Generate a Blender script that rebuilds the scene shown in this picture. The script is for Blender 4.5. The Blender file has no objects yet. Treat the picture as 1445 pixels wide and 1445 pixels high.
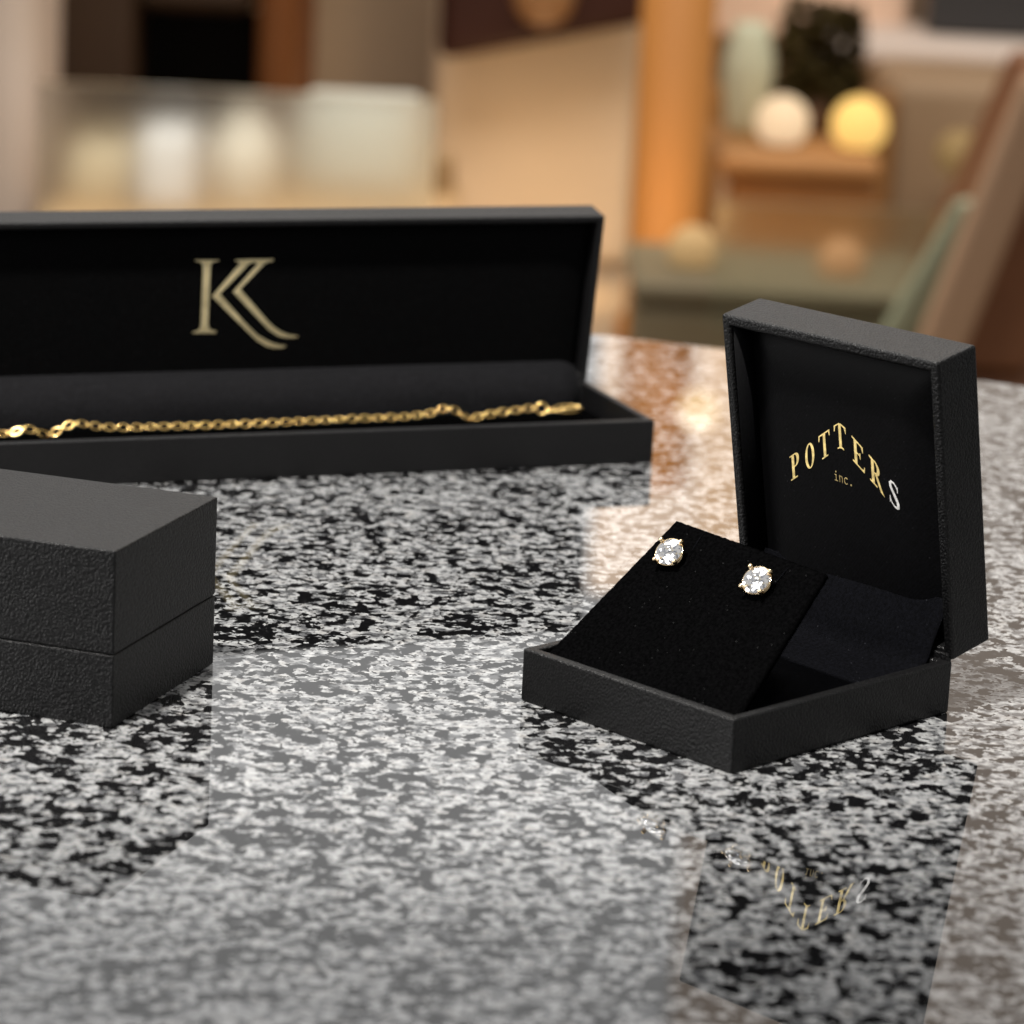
import bpy, bmesh, math, random
from mathutils import Vector, Matrix, noise
from mathutils.geometry import delaunay_2d_cdt

S = bpy.context.scene
COL = S.collection
rnd = random.Random(7)

# ------------------------------------------------------------------ camera
F_PX, PITCH, ROLL, CAM_H, IMG = 4699.88, 0.247615, 0.049583, 0.228102, 1445.0
fw = Vector((0, math.cos(PITCH), -math.sin(PITCH)))
up0 = Vector((0, math.sin(PITCH), math.cos(PITCH)))
r0 = Vector((1, 0, 0))
RIGHT = r0 * math.cos(ROLL) + up0 * math.sin(ROLL)
UP = -r0 * math.sin(ROLL) + up0 * math.cos(ROLL)
CAM = Vector((0, 0, CAM_H))
cd = bpy.data.cameras.new('camera')
cam = bpy.data.objects.new('camera', cd)
COL.objects.link(cam)
M = Matrix((RIGHT, UP, -fw)).transposed().to_4x4()
M.translation = CAM
cam.matrix_world = M
cd.sensor_width = 36.0
cd.lens = F_PX / IMG * 36.0
cd.clip_start = 0.02
cd.clip_end = 60
cd.dof.use_dof = True
cd.dof.focus_distance = 0.787
APERTURE = 0.0063                                # metres
cd.dof.aperture_fstop = cd.lens / 1000.0 / APERTURE
S.camera = cam

# ------------------------------------------------------------------ world, lamps, exposure
W = bpy.data.worlds.new('World')
S.world = W
W.use_nodes = True
W.node_tree.nodes['Background'].inputs[0].default_value = (1.0, 0.985, 0.96, 1)
W.node_tree.nodes['Background'].inputs[1].default_value = 0.34
S.view_settings.view_transform = 'Standard'
S.view_settings.look = 'None'
S.view_settings.exposure = 0.0
S.view_settings.gamma = 1.0
S.view_settings.use_curve_mapping = False
S.cycles.use_denoising = True
S.cycles.max_bounces = 8
S.cycles.sample_clamp_indirect = 6.0


def lamp(name, kind, loc, energy, color=(1, 1, 1), target=None, **kw):
    d = bpy.data.lights.new(name, kind)
    d.energy = energy
    d.color = color
    for k, v in kw.items():
        setattr(d, k, v)
    o = bpy.data.objects.new(name, d)
    o.location = loc
    if target is not None:
        o.rotation_euler = (Vector(target) - Vector(loc)).to_track_quat('-Z', 'Y').to_euler()
    COL.objects.link(o)
    return o


lamp('softbox', 'AREA', (-0.25, 1.35, 1.35), 13, (1, 0.98, 0.95), (0, 0.6, 0), shape='RECTANGLE', size=1.3, size_y=0.8)
lamp('front_light', 'AREA', (-0.75, -0.25, 0.75), 4.0, (1, 0.98, 0.97), (0, 0.6, 0.02), shape='RECTANGLE', size=0.5, size_y=0.5)
lamp('sparkle_spot', 'SPOT', (0.35, 0.2, 1.5), 16, (1, 0.95, 0.88), (0.06, 0.6, 0.02), spot_size=0.5, spot_blend=0.6, shadow_soft_size=0.03)  # added spot, only for sparkle on the gold and stones
lamp('left_foil_fill', 'AREA', (-1.7, 0.75, 0.42), 17, (1, 0.98, 0.96), (0, 0.75, 0.05), shape='RECTANGLE', size=0.9, size_y=0.7)  # added fill that brightens the lid lettering from the left
lamp('bracelet_spot', 'SPOT', (-0.35, 0.35, 1.3), 170, (1, 0.96, 0.9), (-0.05, 0.92, 0.01), spot_size=0.5, spot_blend=0.5, shadow_soft_size=0.04)  # added spot that brightens the gold chain
lamp('back_sheen_fill', 'AREA', (-0.75, 6.9, 1.9), 8.2, (1, 1, 1), (-0.75, 0, 1.0), shape='RECTANGLE', size=2.3, size_y=2.2)  # added area light giving the polished counter its pale sheen
lamp('warm_sheen_fill', 'AREA', (1.15, 6.9, 1.9), 3.6, (1, 0.68, 0.44), (1.15, 0, 1.0), shape='RECTANGLE', size=1.5, size_y=2.2)  # added warm area light tinting the counter sheen on the right
lamp('amber_sheen_fill', 'AREA', (0.34, 6.8, 1.3), 0.9, (1, 0.58, 0.26), (0.34, 0, 0.8), shape='RECTANGLE', size=0.34, size_y=0.7)  # added amber area light for the warm patch reflected in the counter
lamp('shop_ceiling_light', 'AREA', (0.0, 4.3, 2.4), 120, (1, 0.93, 0.84), (0, 5.6, -0.3), shape='RECTANGLE', size=3.5, size_y=1.2)


# ------------------------------------------------------------------ materials
def lin(r, g, b):
    f = lambda c: (c / 255 / 12.92) if c / 255 <= 0.04045 else ((c / 255 + 0.055) / 1.055) ** 2.4
    return (f(r), f(g), f(b))


def mat(name, color, rough=0.5, metal=0.0, spec=0.5, **kw):
    m = bpy.data.materials.new(name)
    m.use_nodes = True
    p = m.node_tree.nodes['Principled BSDF']
    p.inputs['Base Color'].default_value = (*color, 1)
    p.inputs['Roughness'].default_value = rough
    p.inputs['Metallic'].default_value = metal
    p.inputs['Specular IOR Level'].default_value = spec
    for k, v in kw.items():
        p.inputs[k].default_value = v
    return m


class NT:
    def __init__(self, m):
        self.t = m.node_tree
        self.n = m.node_tree.nodes
        self.p = self.n.get('Principled BSDF')

    def add(self, typ, **kw):
        n = self.n.new(typ)
        for k, v in kw.items():
            if k.startswith('i_'):
                n.inputs[k[2:]].default_value = v
            else:
                setattr(n, k, v)
        return n

    def link(self, a, b):
        self.t.links.new(a, b)

    def math(self, op, a, b=None, clamp=False):
        n = self.add('ShaderNodeMath', operation=op, use_clamp=clamp)
        for i, v in enumerate((a, b)):
            if v is None:
                continue
            if isinstance(v, (int, float)):
                n.inputs[i].default_value = v
            else:
                self.link(v, n.inputs[i])
        return n.outputs[0]

    def ramp(self, fac, stops, interp='LINEAR'):
        n = self.add('ShaderNodeValToRGB')
        n.color_ramp.interpolation = interp
        e = n.color_ramp.elements
        while len(e) < len(stops):
            e.new(0.5)
        for el, (p, c) in zip(e, stops):
            el.position = p
            el.color = (*c, 1) if len(c) == 3 else c
        self.link(fac, n.inputs[0])
        return n.outputs[0]

    def mix(self, fac, a, b):
        n = self.add('ShaderNodeMix', data_type='RGBA')
        for s, v in ((0, fac), (6, a), (7, b)):
            if hasattr(v, 'links') or hasattr(v, 'is_linked'):
                self.link(v, n.inputs[s])
            elif isinstance(v, (int, float)):
                n.inputs[s].default_value = v
            else:
                n.inputs[s].default_value = (*v, 1)
        return n.outputs[2]

    def coords(self, scale=(1, 1, 1), rot=(0, 0, 0)):
        tc = self.add('ShaderNodeTexCoord')
        mp = self.add('ShaderNodeMapping')
        mp.inputs['Scale'].default_value = scale
        mp.inputs['Rotation'].default_value = rot
        self.link(tc.outputs['Object'], mp.inputs['Vector'])
        return mp.outputs[0]

    def bump(self, height, dist, strength=1.0):
        b = self.add('ShaderNodeBump')
        b.inputs['Distance'].default_value = dist
        b.inputs['Strength'].default_value = strength
        self.link(height, b.inputs['Height'])
        self.link(b.outputs[0], self.p.inputs['Normal'])


def leather(name, base, grain=1500, dist=0.00012, rough=0.5, stretch=(1, 1, 1), spec=0.5):
    m = mat(name, base, rough, spec=spec)
    k = NT(m)
    v = k.coords(stretch, (0.3, 0.5, 0.6))
    nz = k.add('ShaderNodeTexNoise', i_Scale=500.0, i_Detail=2.0)
    k.link(v, nz.inputs['Vector'])
    ad = k.add('ShaderNodeVectorMath', operation='MULTIPLY_ADD')
    k.link(nz.outputs['Color'], ad.inputs[0])
    ad.inputs[1].default_value = (0.0005, 0.0005, 0.0005)
    k.link(v, ad.inputs[2])
    vo = k.add('ShaderNodeTexVoronoi', feature='SMOOTH_F1', i_Scale=float(grain))
    vo.inputs['Smoothness'].default_value = 0.35
    k.link(ad.outputs[0], vo.inputs['Vector'])
    n2 = k.add('ShaderNodeTexNoise', i_Scale=grain * 2.2, i_Detail=3.0)
    k.link(v, n2.inputs['Vector'])
    h = k.math('ADD', k.math('MULTIPLY', vo.outputs['Distance'], -1.0), k.math('MULTIPLY', n2.outputs[0], 0.35))
    k.bump(h, dist)
    n3 = k.add('ShaderNodeTexNoise', i_Scale=60.0, i_Detail=4.0)
    k.link(v, n3.inputs['Vector'])
    k.link(k.ramp(n3.outputs[0], [(0.3, [c * 0.85 for c in base]), (0.7, [c * 1.15 for c in base])]), k.p.inputs['Base Color'])
    k.link(k.ramp(n2.outputs[0], [(0.3, (rough - .06,) * 3), (0.7, (rough + .1,) * 3)]), k.p.inputs['Roughness'])
    return m


def fabric(name, base, sheen=0.0, grain=2500, dist=0.0001, twill=False, spec=0.1, rough=0.9):
    m = mat(name, base, rough, spec=spec)
    m.node_tree.nodes['Principled BSDF'].inputs['Sheen Weight'].default_value = sheen
    m.node_tree.nodes['Principled BSDF'].inputs['Sheen Roughness'].default_value = 0.4
    k = NT(m)
    v = k.coords()
    n2 = k.add('ShaderNodeTexNoise', i_Scale=float(grain), i_Detail=3.0)
    k.link(v, n2.inputs['Vector'])
    h = n2.outputs[0]
    if twill:
        wv = k.add('ShaderNodeTexWave', i_Scale=700.0, i_Distortion=0.5)
        wv.bands_direction = 'DIAGONAL'
        k.link(v, wv.inputs['Vector'])
        h = k.math('ADD', h, k.math('MULTIPLY', wv.outputs[1], 0.25))
    k.bump(h, dist)
    n3 = k.add('ShaderNodeTexNoise', i_Scale=1400.0, i_Detail=2.0)
    k.link(v, n3.inputs['Vector'])
    tone = k.ramp(n3.outputs[0], [(0.35, [c * 0.6 for c in base]), (0.7, [c * 1.5 for c in base])])
    n4 = k.add('ShaderNodeTexVoronoi', feature='F1', i_Scale=420.0)
    k.link(v, n4.inputs['Vector'])
    lint = k.ramp(n4.outputs['Distance'], [(0.045, (1, 1, 1)), (0.07, (0, 0, 0))])
    k.link(k.mix(lint, tone, tuple(min(0.05, c * 5 + 0.012) for c in base)), k.p.inputs['Base Color'])
    return m


def granite():
    m = mat('polished granite', (0.4, 0.4, 0.4), 0.02, spec=0.58)
    k = NT(m)
    v = k.coords()

    def nz(scale, detail, rough=0.55, dist=0.0, off=(0, 0, 0)):
        a = k.add('ShaderNodeVectorMath', operation='ADD')
        k.link(v, a.inputs[0])
        a.inputs[1].default_value = off
        n = k.add('ShaderNodeTexNoise', i_Scale=float(scale), i_Detail=float(detail), i_Roughness=rough, i_Distortion=dist)
        k.link(a.outputs[0], n.inputs['Vector'])
        return n.outputs[0]
    big = nz(45, 2, 0.5, 0.0, (2, 5, 1))
    bias = k.math('MULTIPLY', k.math('SUBTRACT', big, 0.5), 0.22)
    light = k.ramp(nz(620, 3, 0.6), [(0.25, lin(96, 96, 97)), (0.5, lin(138, 139, 140)), (0.75, lin(172, 173, 173))])
    # smoky grey patches
    q = k.ramp(nz(300, 2, 0.5, 0.1, (3, 1, 2)), [(0.46, (0, 0, 0)), (0.60, (1, 1, 1))])
    c1 = k.mix(q, light, lin(78, 79, 81))
    # black grains: clumps, then small ones
    b = k.ramp(k.math('ADD', nz(295, 2.4, 0.5, 0.1, (7, 3, 1)), bias), [(0.518, (0, 0, 0)), (0.545, (1, 1, 1))])
    c2 = k.mix(b, c1, lin(11, 11, 12))
    f = k.ramp(k.math('ADD', nz(640, 2.5, 0.5, 0.1, (1, 8, 2)), bias), [(0.585, (0, 0, 0)), (0.612, (1, 1, 1))])
    c3 = k.mix(f, c2, lin(18, 18, 19))
    t_ = k.ramp(nz(260, 2, 0.5, 0.0, (9, 2, 6)), [(0.52, (1, 1, 1)), (0.72, (1.0, 0.965, 0.93))])
    tm = k.add('ShaderNodeMix', data_type='RGBA', blend_type='MULTIPLY')
    tm.inputs[0].default_value = 1.0
    k.link(c3, tm.inputs[6])
    k.link(t_, tm.inputs[7])
    k.link(tm.outputs[2], k.p.inputs['Base Color'])
    k.link(k.ramp(nz(30, 5, 0.6, 0.0, (4, 4, 9)), [(0.35, (0.004,) * 3), (0.7, (0.022,) * 3)]), k.p.inputs['Roughness'])
    k.bump(k.math('ADD', nz(330, 2, 0.5), k.math('MULTIPLY', nz(60, 2), 1.5)), 0.00000025)
    return m


M_GRAN = granite()
M_LEATH = leather('black leatherette', (0.0034, 0.0034, 0.0037), 2000, 0.00022, 0.36, (1, 1, 0.8), spec=0.24)
M_PAPER = leather('fine black leatherette', (0.0042, 0.0041, 0.0046), 2600, 0.00015, 0.45, spec=0.29)
M_VELVET = fabric('black velvet', (0.0012, 0.0012, 0.0013), 0.0, spec=0.0)
M_SATIN = fabric('black satin', (0.0014, 0.0014, 0.0018), 0.0, 2500, 0.00003, True, spec=0.07, rough=0.6)
M_FLAP = fabric('dark navy suede', (0.0017, 0.0018, 0.0026), 0.0, 1800, 0.0001, False, spec=0.03, rough=0.85)
M_BOLSTER = fabric('charcoal velvet', (0.0065, 0.0065, 0.0075), 0.02, 2200, 0.0001, False, spec=0.08, rough=0.8)
M_LIDVEL = fabric('black flock', (0.0022, 0.0022, 0.0024), 0.0, 2200, 0.0001, False, spec=0.05)
M_GOLD = mat('yellow gold', (1.0, 0.69, 0.27), 0.24, 1.0)
M_PALEGOLD = mat('pale gold', (1.0, 0.78, 0.48), 0.15, 1.0)


def foil(name, color, rough, metal=0.5, scale=260.0, dist=0.0006):
    m = mat(name, color, rough, metal)
    k = NT(m)
    n = k.add('ShaderNodeTexNoise', i_Scale=scale, i_Detail=2.0)
    k.link(k.coords(), n.inputs['Vector'])
    k.bump(n.outputs[0], dist)
    return m


M_FOIL = foil('gold foil', (1.0, 0.78, 0.32), 0.42)
M_FOILK = foil('champagne gold foil', (0.90, 0.76, 0.44), 0.28, 0.6, 110.0, 0.0006)
M_FOILDIM = foil('thin gold foil', (0.52, 0.40, 0.18), 0.45)
M_FOILGLINT = foil('gold foil white glint', (1.0, 0.99, 0.97), 0.4)  # white glint of the gold foil put into the base colour
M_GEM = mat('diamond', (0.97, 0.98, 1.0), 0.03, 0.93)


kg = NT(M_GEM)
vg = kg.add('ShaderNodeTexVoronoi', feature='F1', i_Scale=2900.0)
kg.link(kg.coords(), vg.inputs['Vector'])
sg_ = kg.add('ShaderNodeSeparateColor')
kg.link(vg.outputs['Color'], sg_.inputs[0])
kg.link(kg.ramp(sg_.outputs[0], [(0.0, (0.22, 0.23, 0.26)), (0.18, (0.62, 0.64, 0.70)), (0.35, (0.94, 0.95, 1.0)), (0.9, (1, 0.99, 0.96)), (1.0, (0.9, 0.8, 0.6))]), kg.p.inputs['Base Color'])  # facet sparkle painted in as random bright and dark base colour


# ------------------------------------------------------------------ object helpers
def empty(name, loc, rz=0.0):
    o = bpy.data.objects.new(name, None)
    o.empty_display_size = 0.02
    o.location = loc
    o.rotation_euler = (0, 0, rz)
    COL.objects.link(o)
    return o


def tag(o, label, cat, group=None):
    o['label'] = label
    o['category'] = cat
    if group:
        o['group'] = group
    return o


def link(name, bm, m, parent=None, smooth=False, bevel=0.0, seg=2, angle=0.6):
    me = bpy.data.meshes.new(name)
    bmesh.ops.recalc_face_normals(bm, faces=bm.faces)
    bm.to_mesh(me)
    bm.free()
    me.materials.append(m)
    if smooth:
        for p in me.polygons:
            p.use_smooth = True
    o = bpy.data.objects.new(name, me)
    COL.objects.link(o)
    if parent is not None:
        o.parent = parent
    if bevel:
        b = o.modifiers.new('bevel', 'BEVEL')
        b.width = bevel
        b.segments = seg
        b.limit_method = 'ANGLE'
        b.angle_limit = angle
        b.harden_normals = False
        for p in me.polygons:
            p.use_smooth = True
        w = o.modifiers.new('wn', 'WEIGHTED_NORMAL')
        w.keep_sharp = False
    return o


def hexa(bm, pts):
    """pts: 8 points, bottom ring then top ring."""
    v = [bm.verts.new(p) for p in pts]
    for f in ((3, 2, 1, 0), (4, 5, 6, 7), (0, 1, 5, 4), (1, 2, 6, 5), (2, 3, 7, 6), (3, 0, 4, 7)):
        bm.faces.new([v[i] for i in f])
    return v


def box(bm, a, b, T=lambda p: p):
    (x0, y0, z0), (x1, y1, z1) = a, b
    return hexa(bm, [T(Vector(p)) for p in ((x0, y0, z0), (x1, y0, z0), (x1, y1, z0), (x0, y1, z0),
                                           (x0, y0, z1), (x1, y0, z1), (x1, y1, z1), (x0, y1, z1))])


def open_box(bm, sx, sy, sz, wall, floor, T=lambda p: p):
    """a tray: outer size sx, sy, sz, open at z = sz"""
    def ring(i, z):
        return [bm.verts.new(T(Vector(p))) for p in ((i, i, z), (sx - i, i, z), (sx - i, sy - i, z), (i, sy - i, z))]
    a, b, c, d = ring(0, 0), ring(0, sz), ring(wall, sz), ring(wall, floor)
    bm.faces.new(a[::-1])
    bm.faces.new(d)
    for p, q in ((a, b), (b, c), (c, d)):
        for i in range(4):
            j = (i + 1) % 4
            bm.faces.new((p[i], p[j], q[j], q[i]))


def grid(bm, nu, nv, f, thick=0.0, nrm=None):
    vs = [[bm.verts.new(f(i / nu, j / nv)) for j in range(nv + 1)] for i in range(nu + 1)]
    for i in range(nu):
        for j in range(nv):
            bm.faces.new((vs[i][j], vs[i + 1][j], vs[i + 1][j + 1], vs[i][j + 1]))
    return vs


def tube(bm, pts, r, n=8, closed=False):
    rings = []
    N = len(pts)
    pts = [Vector(p) for p in pts]
    rr = r if callable(r) else (lambda t: r)
    ref = Vector((0, 0, 1))
    prev = None
    for i, p in enumerate(pts):
        if closed:
            t = (pts[(i + 1) % N] - pts[i - 1]).normalized()
        else:
            t = (pts[min(i + 1, N - 1)] - pts[max(i - 1, 0)]).normalized()
        if prev is None:
            a = t.cross(ref)
            if a.length < 1e-4:
                a = t.cross(Vector((1, 0, 0)))
        else:
            a = prev - t * prev.dot(t)
        a.normalize()
        prev = a
        b = t.cross(a)
        q = rr(i / max(1, N - 1))
        rings.append([bm.verts.new(p + (a * math.cos(2 * math.pi * k / n) + b * math.sin(2 * math.pi * k / n)) * q) for k in range(n)])
    for i in range(N if closed else N - 1):
        A, B = rings[i], rings[(i + 1) % N]
        for k in range(n):
            bm.faces.new((A[k], A[(k + 1) % n], B[(k + 1) % n], B[k]))
    if not closed:
        bm.faces.new(rings[0][::-1])
        bm.faces.new(rings[-1])


def lathe(bm, prof, n=32, T=lambda p: p):
    rings = []
    for r, z in prof:
        if r < 1e-6:
            rings.append([bm.verts.new(T(Vector((0, 0, z))))])
        else:
            rings.append([bm.verts.new(T(Vector((r * math.cos(2 * math.pi * k / n), r * math.sin(2 * math.pi * k / n), z)))) for k in range(n)])
    for A, B in zip(rings, rings[1:]):
        for k in range(n):
            j = (k + 1) % n
            if len(A) == 1 and len(B) > 1:
                bm.faces.new((A[0], B[k], B[j]))
            elif len(B) == 1 and len(A) > 1:
                bm.faces.new((A[k], A[j], B[0]))
            elif len(A) > 1:
                bm.faces.new((A[k], A[j], B[j], B[k]))


# ---- flat lettering: union of polygons minus holes, mapped on to a surface
def pip(x, y, P):
    c = False
    for i in range(len(P)):
        (x0, y0), (x1, y1) = P[i - 1], P[i]
        if (y0 > y) != (y1 > y) and x < (x1 - x0) * (y - y0) / (y1 - y0) + x0:
            c = not c
    return c


def flat_shape(adds, subs, f, thick):
    """f(x, y, lift) -> Vector on the surface"""
    vs, es = [], []
    for P in adds + subs:
        b = len(vs)
        vs += [Vector(p) for p in P]
        es += [(b + i, b + (i + 1) % len(P)) for i in range(len(P))]
    V, _, Fs, *_ = delaunay_2d_cdt(vs, es, [], 0, 1e-7)
    bm = bmesh.new()
    bv = [bm.verts.new(f(v.x, v.y, thick)) for v in V]
    keep = []
    for t in Fs:
        cx = sum(V[i].x for i in t) / len(t)
        cy = sum(V[i].y for i in t) / len(t)
        if any(pip(cx, cy, P) for P in adds) and not any(pip(cx, cy, P) for P in subs):
            try:
                keep.append(bm.faces.new([bv[i] for i in t]))
            except ValueError:
                pass
    low = [bm.verts.new(f(v.x, v.y, 0.0)) for v in V]
    for e in [e for e in bm.edges if len(e.link_faces) == 1]:
        i, j = bv.index(e.verts[0]), bv.index(e.verts[1])
        bm.faces.new((bv[i], bv[j], low[j], low[i]))
    bmesh.ops.delete(bm, geom=[v for v in bm.verts if not v.link_faces], context='VERTS')
    return bm


def rectp(x0, y0, x1, y1):
    return [(x0, y0), (x1, y0), (x1, y1), (x0, y1)]


def ell(cx, cy, rx, ry, a0=0, a1=360, n=28):
    m = n if a1 - a0 >= 360 else n + 1
    return [(cx + rx * math.cos(math.radians(a0 + (a1 - a0) * i / n)), cy + ry * math.sin(math.radians(a0 + (a1 - a0) * i / n))) for i in range(m)]


def stroke(pts, w):
    """polyline with per-point width -> polygon"""
    L, R = [], []
    for i, (x, y) in enumerate(pts):
        x0, y0 = pts[max(0, i - 1)]
        x1, y1 = pts[min(len(pts) - 1, i + 1)]
        d = math.hypot(x1 - x0, y1 - y0) or 1
        nx, ny = -(y1 - y0) / d, (x1 - x0) / d
        q = (w[i] if isinstance(w, (list, tuple)) else w) / 2
        L.append((x + nx * q, y + ny * q))
        R.append((x - nx * q, y - ny * q))
    return L + R[::-1]


# ------------------------------------------------------------------ structure: floor, wall, counter
def struct(o):
    o['kind'] = 'structure'
    return o


FLOOR = -0.9


def at(px, py, Y):
    """the point at world depth Y on the sight line of photograph pixel px, py"""
    d = RIGHT * ((px - 722.5) / F_PX) - UP * ((py - 722.5) / F_PX) + fw
    return CAM + d * (Y / d.y)


def noisy(name, c0, c1, scale, rough=0.6, stretch=(1, 1, 1), spec=0.3):
    m = mat(name, c0, rough, spec=spec)
    k = NT(m)
    n = k.add('ShaderNodeTexNoise', i_Scale=float(scale), i_Detail=4.0)
    k.link(k.coords(stretch), n.inputs['Vector'])
    k.link(k.ramp(n.outputs[0], [(0.3, c0), (0.7, c1)]), k.p.inputs['Base Color'])
    return m


M_WALL = noisy('warm plaster', lin(172, 148, 122), lin(182, 158, 132), 3, 0.9)
M_FLOOR = noisy('stone tile floor', lin(150, 132, 112), lin(170, 152, 130), 2, 0.35)

bm = bmesh.new()
box(bm, (-4, -1.5, FLOOR - 0.05), (4, 7.4, FLOOR))
struct(link('floor', bm, M_FLOOR))
bm = bmesh.new()
box(bm, (-4, 6.75, FLOOR), (4, 6.9, 0.8))
struct(link('back_wall', bm, M_WALL))

counter = empty('granite_counter', (0, 0.3, FLOOR))
tag(counter, 'polished speckled grey granite counter top carrying the three black jewellery boxes', 'counter')
EDGE = [(-1.0, 1.45), (-0.6, 1.352), (-0.25, 1.255), (0.0258, 1.1693), (0.09, 1.148), (0.1585, 1.121), (0.30, 1.06), (0.9, 0.78)]
bm = bmesh.new()
loop = [(0.9, -0.55), (-1.0, -0.55)] + EDGE
off = Vector((0, -0.3, -FLOOR))
lo = [bm.verts.new(Vector((x, y, -0.03)) + off) for x, y in loop]
hi = [bm.verts.new(Vector((x, y, 0)) + off) for x, y in loop]
bm.faces.new(lo)
bm.faces.new(hi)
for i in range(len(loop)):
    j = (i + 1) % len(loop)
    bm.faces.new((lo[i], lo[j], hi[j], hi[i]))
link('counter_top', bm, M_GRAN, counter, bevel=0.003, seg=3)
bm = bmesh.new()
ins = [(0.8, -0.5), (-0.92, -0.5), (-0.92, 1.36), (0.8, 0.74)]
lo = [bm.verts.new(Vector((x, y - 0.3, 0.0))) for x, y in ins]
hi = [bm.verts.new(Vector((x, y - 0.3, -FLOOR - 0.03))) for x, y in ins]
bm.faces.new(lo)
bm.faces.new(hi)
for i in range(4):
    j = (i + 1) % 4
    bm.faces.new((lo[i], lo[j], hi[j], hi[i]))
link('counter_base', bm, noisy('dark counter wood', lin(70, 48, 32), lin(90, 62, 42), 6), counter)

# ------------------------------------------------------------------ ring box (closed, left edge of the photo)
RX, RY, RA, RWD, RH, RS = -0.0848395, 0.6920344, 1.2578292, 0.0550926, 0.0400385, 0.0165449
ring = empty('ring_box', (RX, RY, 0), RA)
tag(ring, 'closed black pebbled leatherette box at the left edge of the counter', 'jewellery box', 'black jewellery boxes')
RL = 0.075
bm = bmesh.new()
box(bm, (0, 0, 0), (RWD, RL, RS - 0.00004))
link('base', bm, M_LEATH, ring, bevel=0.00035, seg=3)
bm = bmesh.new()
box(bm, (0.0006, 0.0006, RS - 0.0002), (RWD - 0.0006, RL - 0.0006, RS + 0.0003))
link('hinge_liner', bm, M_VELVET, ring)
bm = bmesh.new()
box(bm, (0, 0, RS + 0.00012), (RWD, RL, RH))
link('lid', bm, M_LEATH, ring, bevel=0.00045, seg=3)

# ------------------------------------------------------------------ long bracelet box
LX, LY, LA, LD, LH, LLH, LLT, LLA = 0.0412336, 0.9703764, 1.9409111, 0.0550418, 0.0132231, 0.0542118, 0.0112024, -0.1472469
LLEN = 0.222
lb = empty('bracelet_box', (LX, LY, 0), LA)
tag(lb, 'long open black box with a gold letter K inside its lid', 'jewellery box', 'black jewellery boxes')
bm = bmesh.new()
open_box(bm, LD, LLEN, LH, 0.0024, 0.0015)
link('tray', bm, M_PAPER, lb, bevel=0.0005, seg=3)
bm = bmesh.new()
box(bm, (LD - 0.0012, 0.0006, LH - 0.004), (LD + 0.0006, LLEN - 0.0006, LH + 0.0014))
link('hinge', bm, M_PAPER, lb, bevel=0.0004)
ls, lc = math.sin(LLA), math.cos(LLA)


def LT(u, w, t):
    """lid of the long box: u up the lid, w along it, t into it"""
    return Vector((LD + u * ls + t * lc, w, LH + u * lc - t * ls))


bm = bmesh.new()
open_box(bm, LLH, LLEN, LLT, 0.0022, 0.0015, lambda p: LT(p.x, p.y, LLT - p.z))
link('lid', bm, M_PAPER, lb, bevel=0.0006, seg=3)


def l_lin(w, u):
    a = min(w - 0.0022, LLEN - 0.0022 - w, LLH - 0.0022 - u, 0.012)
    a = max(a, 0) / 0.012
    return 0.0064 - 0.0014 * (1 - (1 - a) ** 2)


bm = bmesh.new()
grid(bm, 24, 80, lambda a, b: LT(0.0022 + a * (LLH - 0.0044), 0.0022 + b * (LLEN - 0.0044),
                                 l_lin(0.0022 + b * (LLEN - 0.0044), 0.0022 + a * (LLH - 0.0044))))
bm2 = bm
llin = link('lid_lining', bm, M_LIDVEL, lb, smooth=True)
sol = llin.modifiers.new('thick', 'SOLIDIFY')
sol.thickness = 0.003
sol.offset = 1.0 if False else 0.0

K_STEM = [(128.35, 40.91), (121.01, 40.79), (121.04, 40.53), (122.39, 40.34), (123.06, 40.01), (123.39, 39.24), (123.42, 37.8), (123.35, 33.62), (123.13, 25.73), (123.02, 20.97), (122.81, 19.78), (122.24, 18.97), (121.44, 18.61), (120.47, 18.48), (120.42, 17.73), (127.58, 17.91), (127.53, 18.31), (126.21, 18.62), (125.6, 19.05), (125.27, 19.97), (125.24, 21.56), (125.56, 31.04), (125.75, 37.84), (125.89, 39.15), (126.33, 39.99), (127.12, 40.42), (128.28, 40.59)]
K_ARMS = [(116.07, 40.71), (111.24, 40.86), (104.17, 40.8), (104.21, 40.22), (105.49, 40.06), (106.74, 39.48), (107.94, 38.19), (113.81, 31.59), (104.62, 21.34), (102.38, 19.29), (99.9, 17.63), (97.46, 16.68), (94.53, 16.15), (94.76, 15.81), (96.33, 15.64), (98.7, 15.75), (100.85, 16.31), (103.87, 18.26), (106.69, 21.12), (115.99, 30.64), (109.3, 39.0), (109.21, 39.52), (109.63, 39.97), (110.66, 39.94), (112.02, 39.17), (112.61, 38.4), (120.03, 30.14), (111.91, 21.24), (107.43, 16.88), (104.69, 15.21), (101.98, 13.93), (100.1, 13.43), (98.11, 13.16), (98.48, 12.77), (99.77, 12.45), (101.87, 12.51), (104.27, 13.06), (107.28, 14.87), (110.08, 17.48), (122.34, 29.4), (114.73, 39.22), (114.64, 39.74), (115.06, 40.22), (115.97, 40.39)]
LFRONT = 0.0015                                   # half of the lining's thickness


def K_map(x, y, h):
    return LT(y / 1000, x / 1000, l_lin(x / 1000, y / 1000) - LFRONT - h)


link('monogram', flat_shape([K_STEM, K_ARMS], [], K_map, 0.00012), M_FOILK, llin)

LFL = 0.0057
bm = bmesh.new()
box(bm, (0.00241, 0.00241, 0.0016), (LD - 0.00241, LLEN - 0.00241, LFL))
link('tray_lining', bm, M_VELVET, lb)


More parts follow.
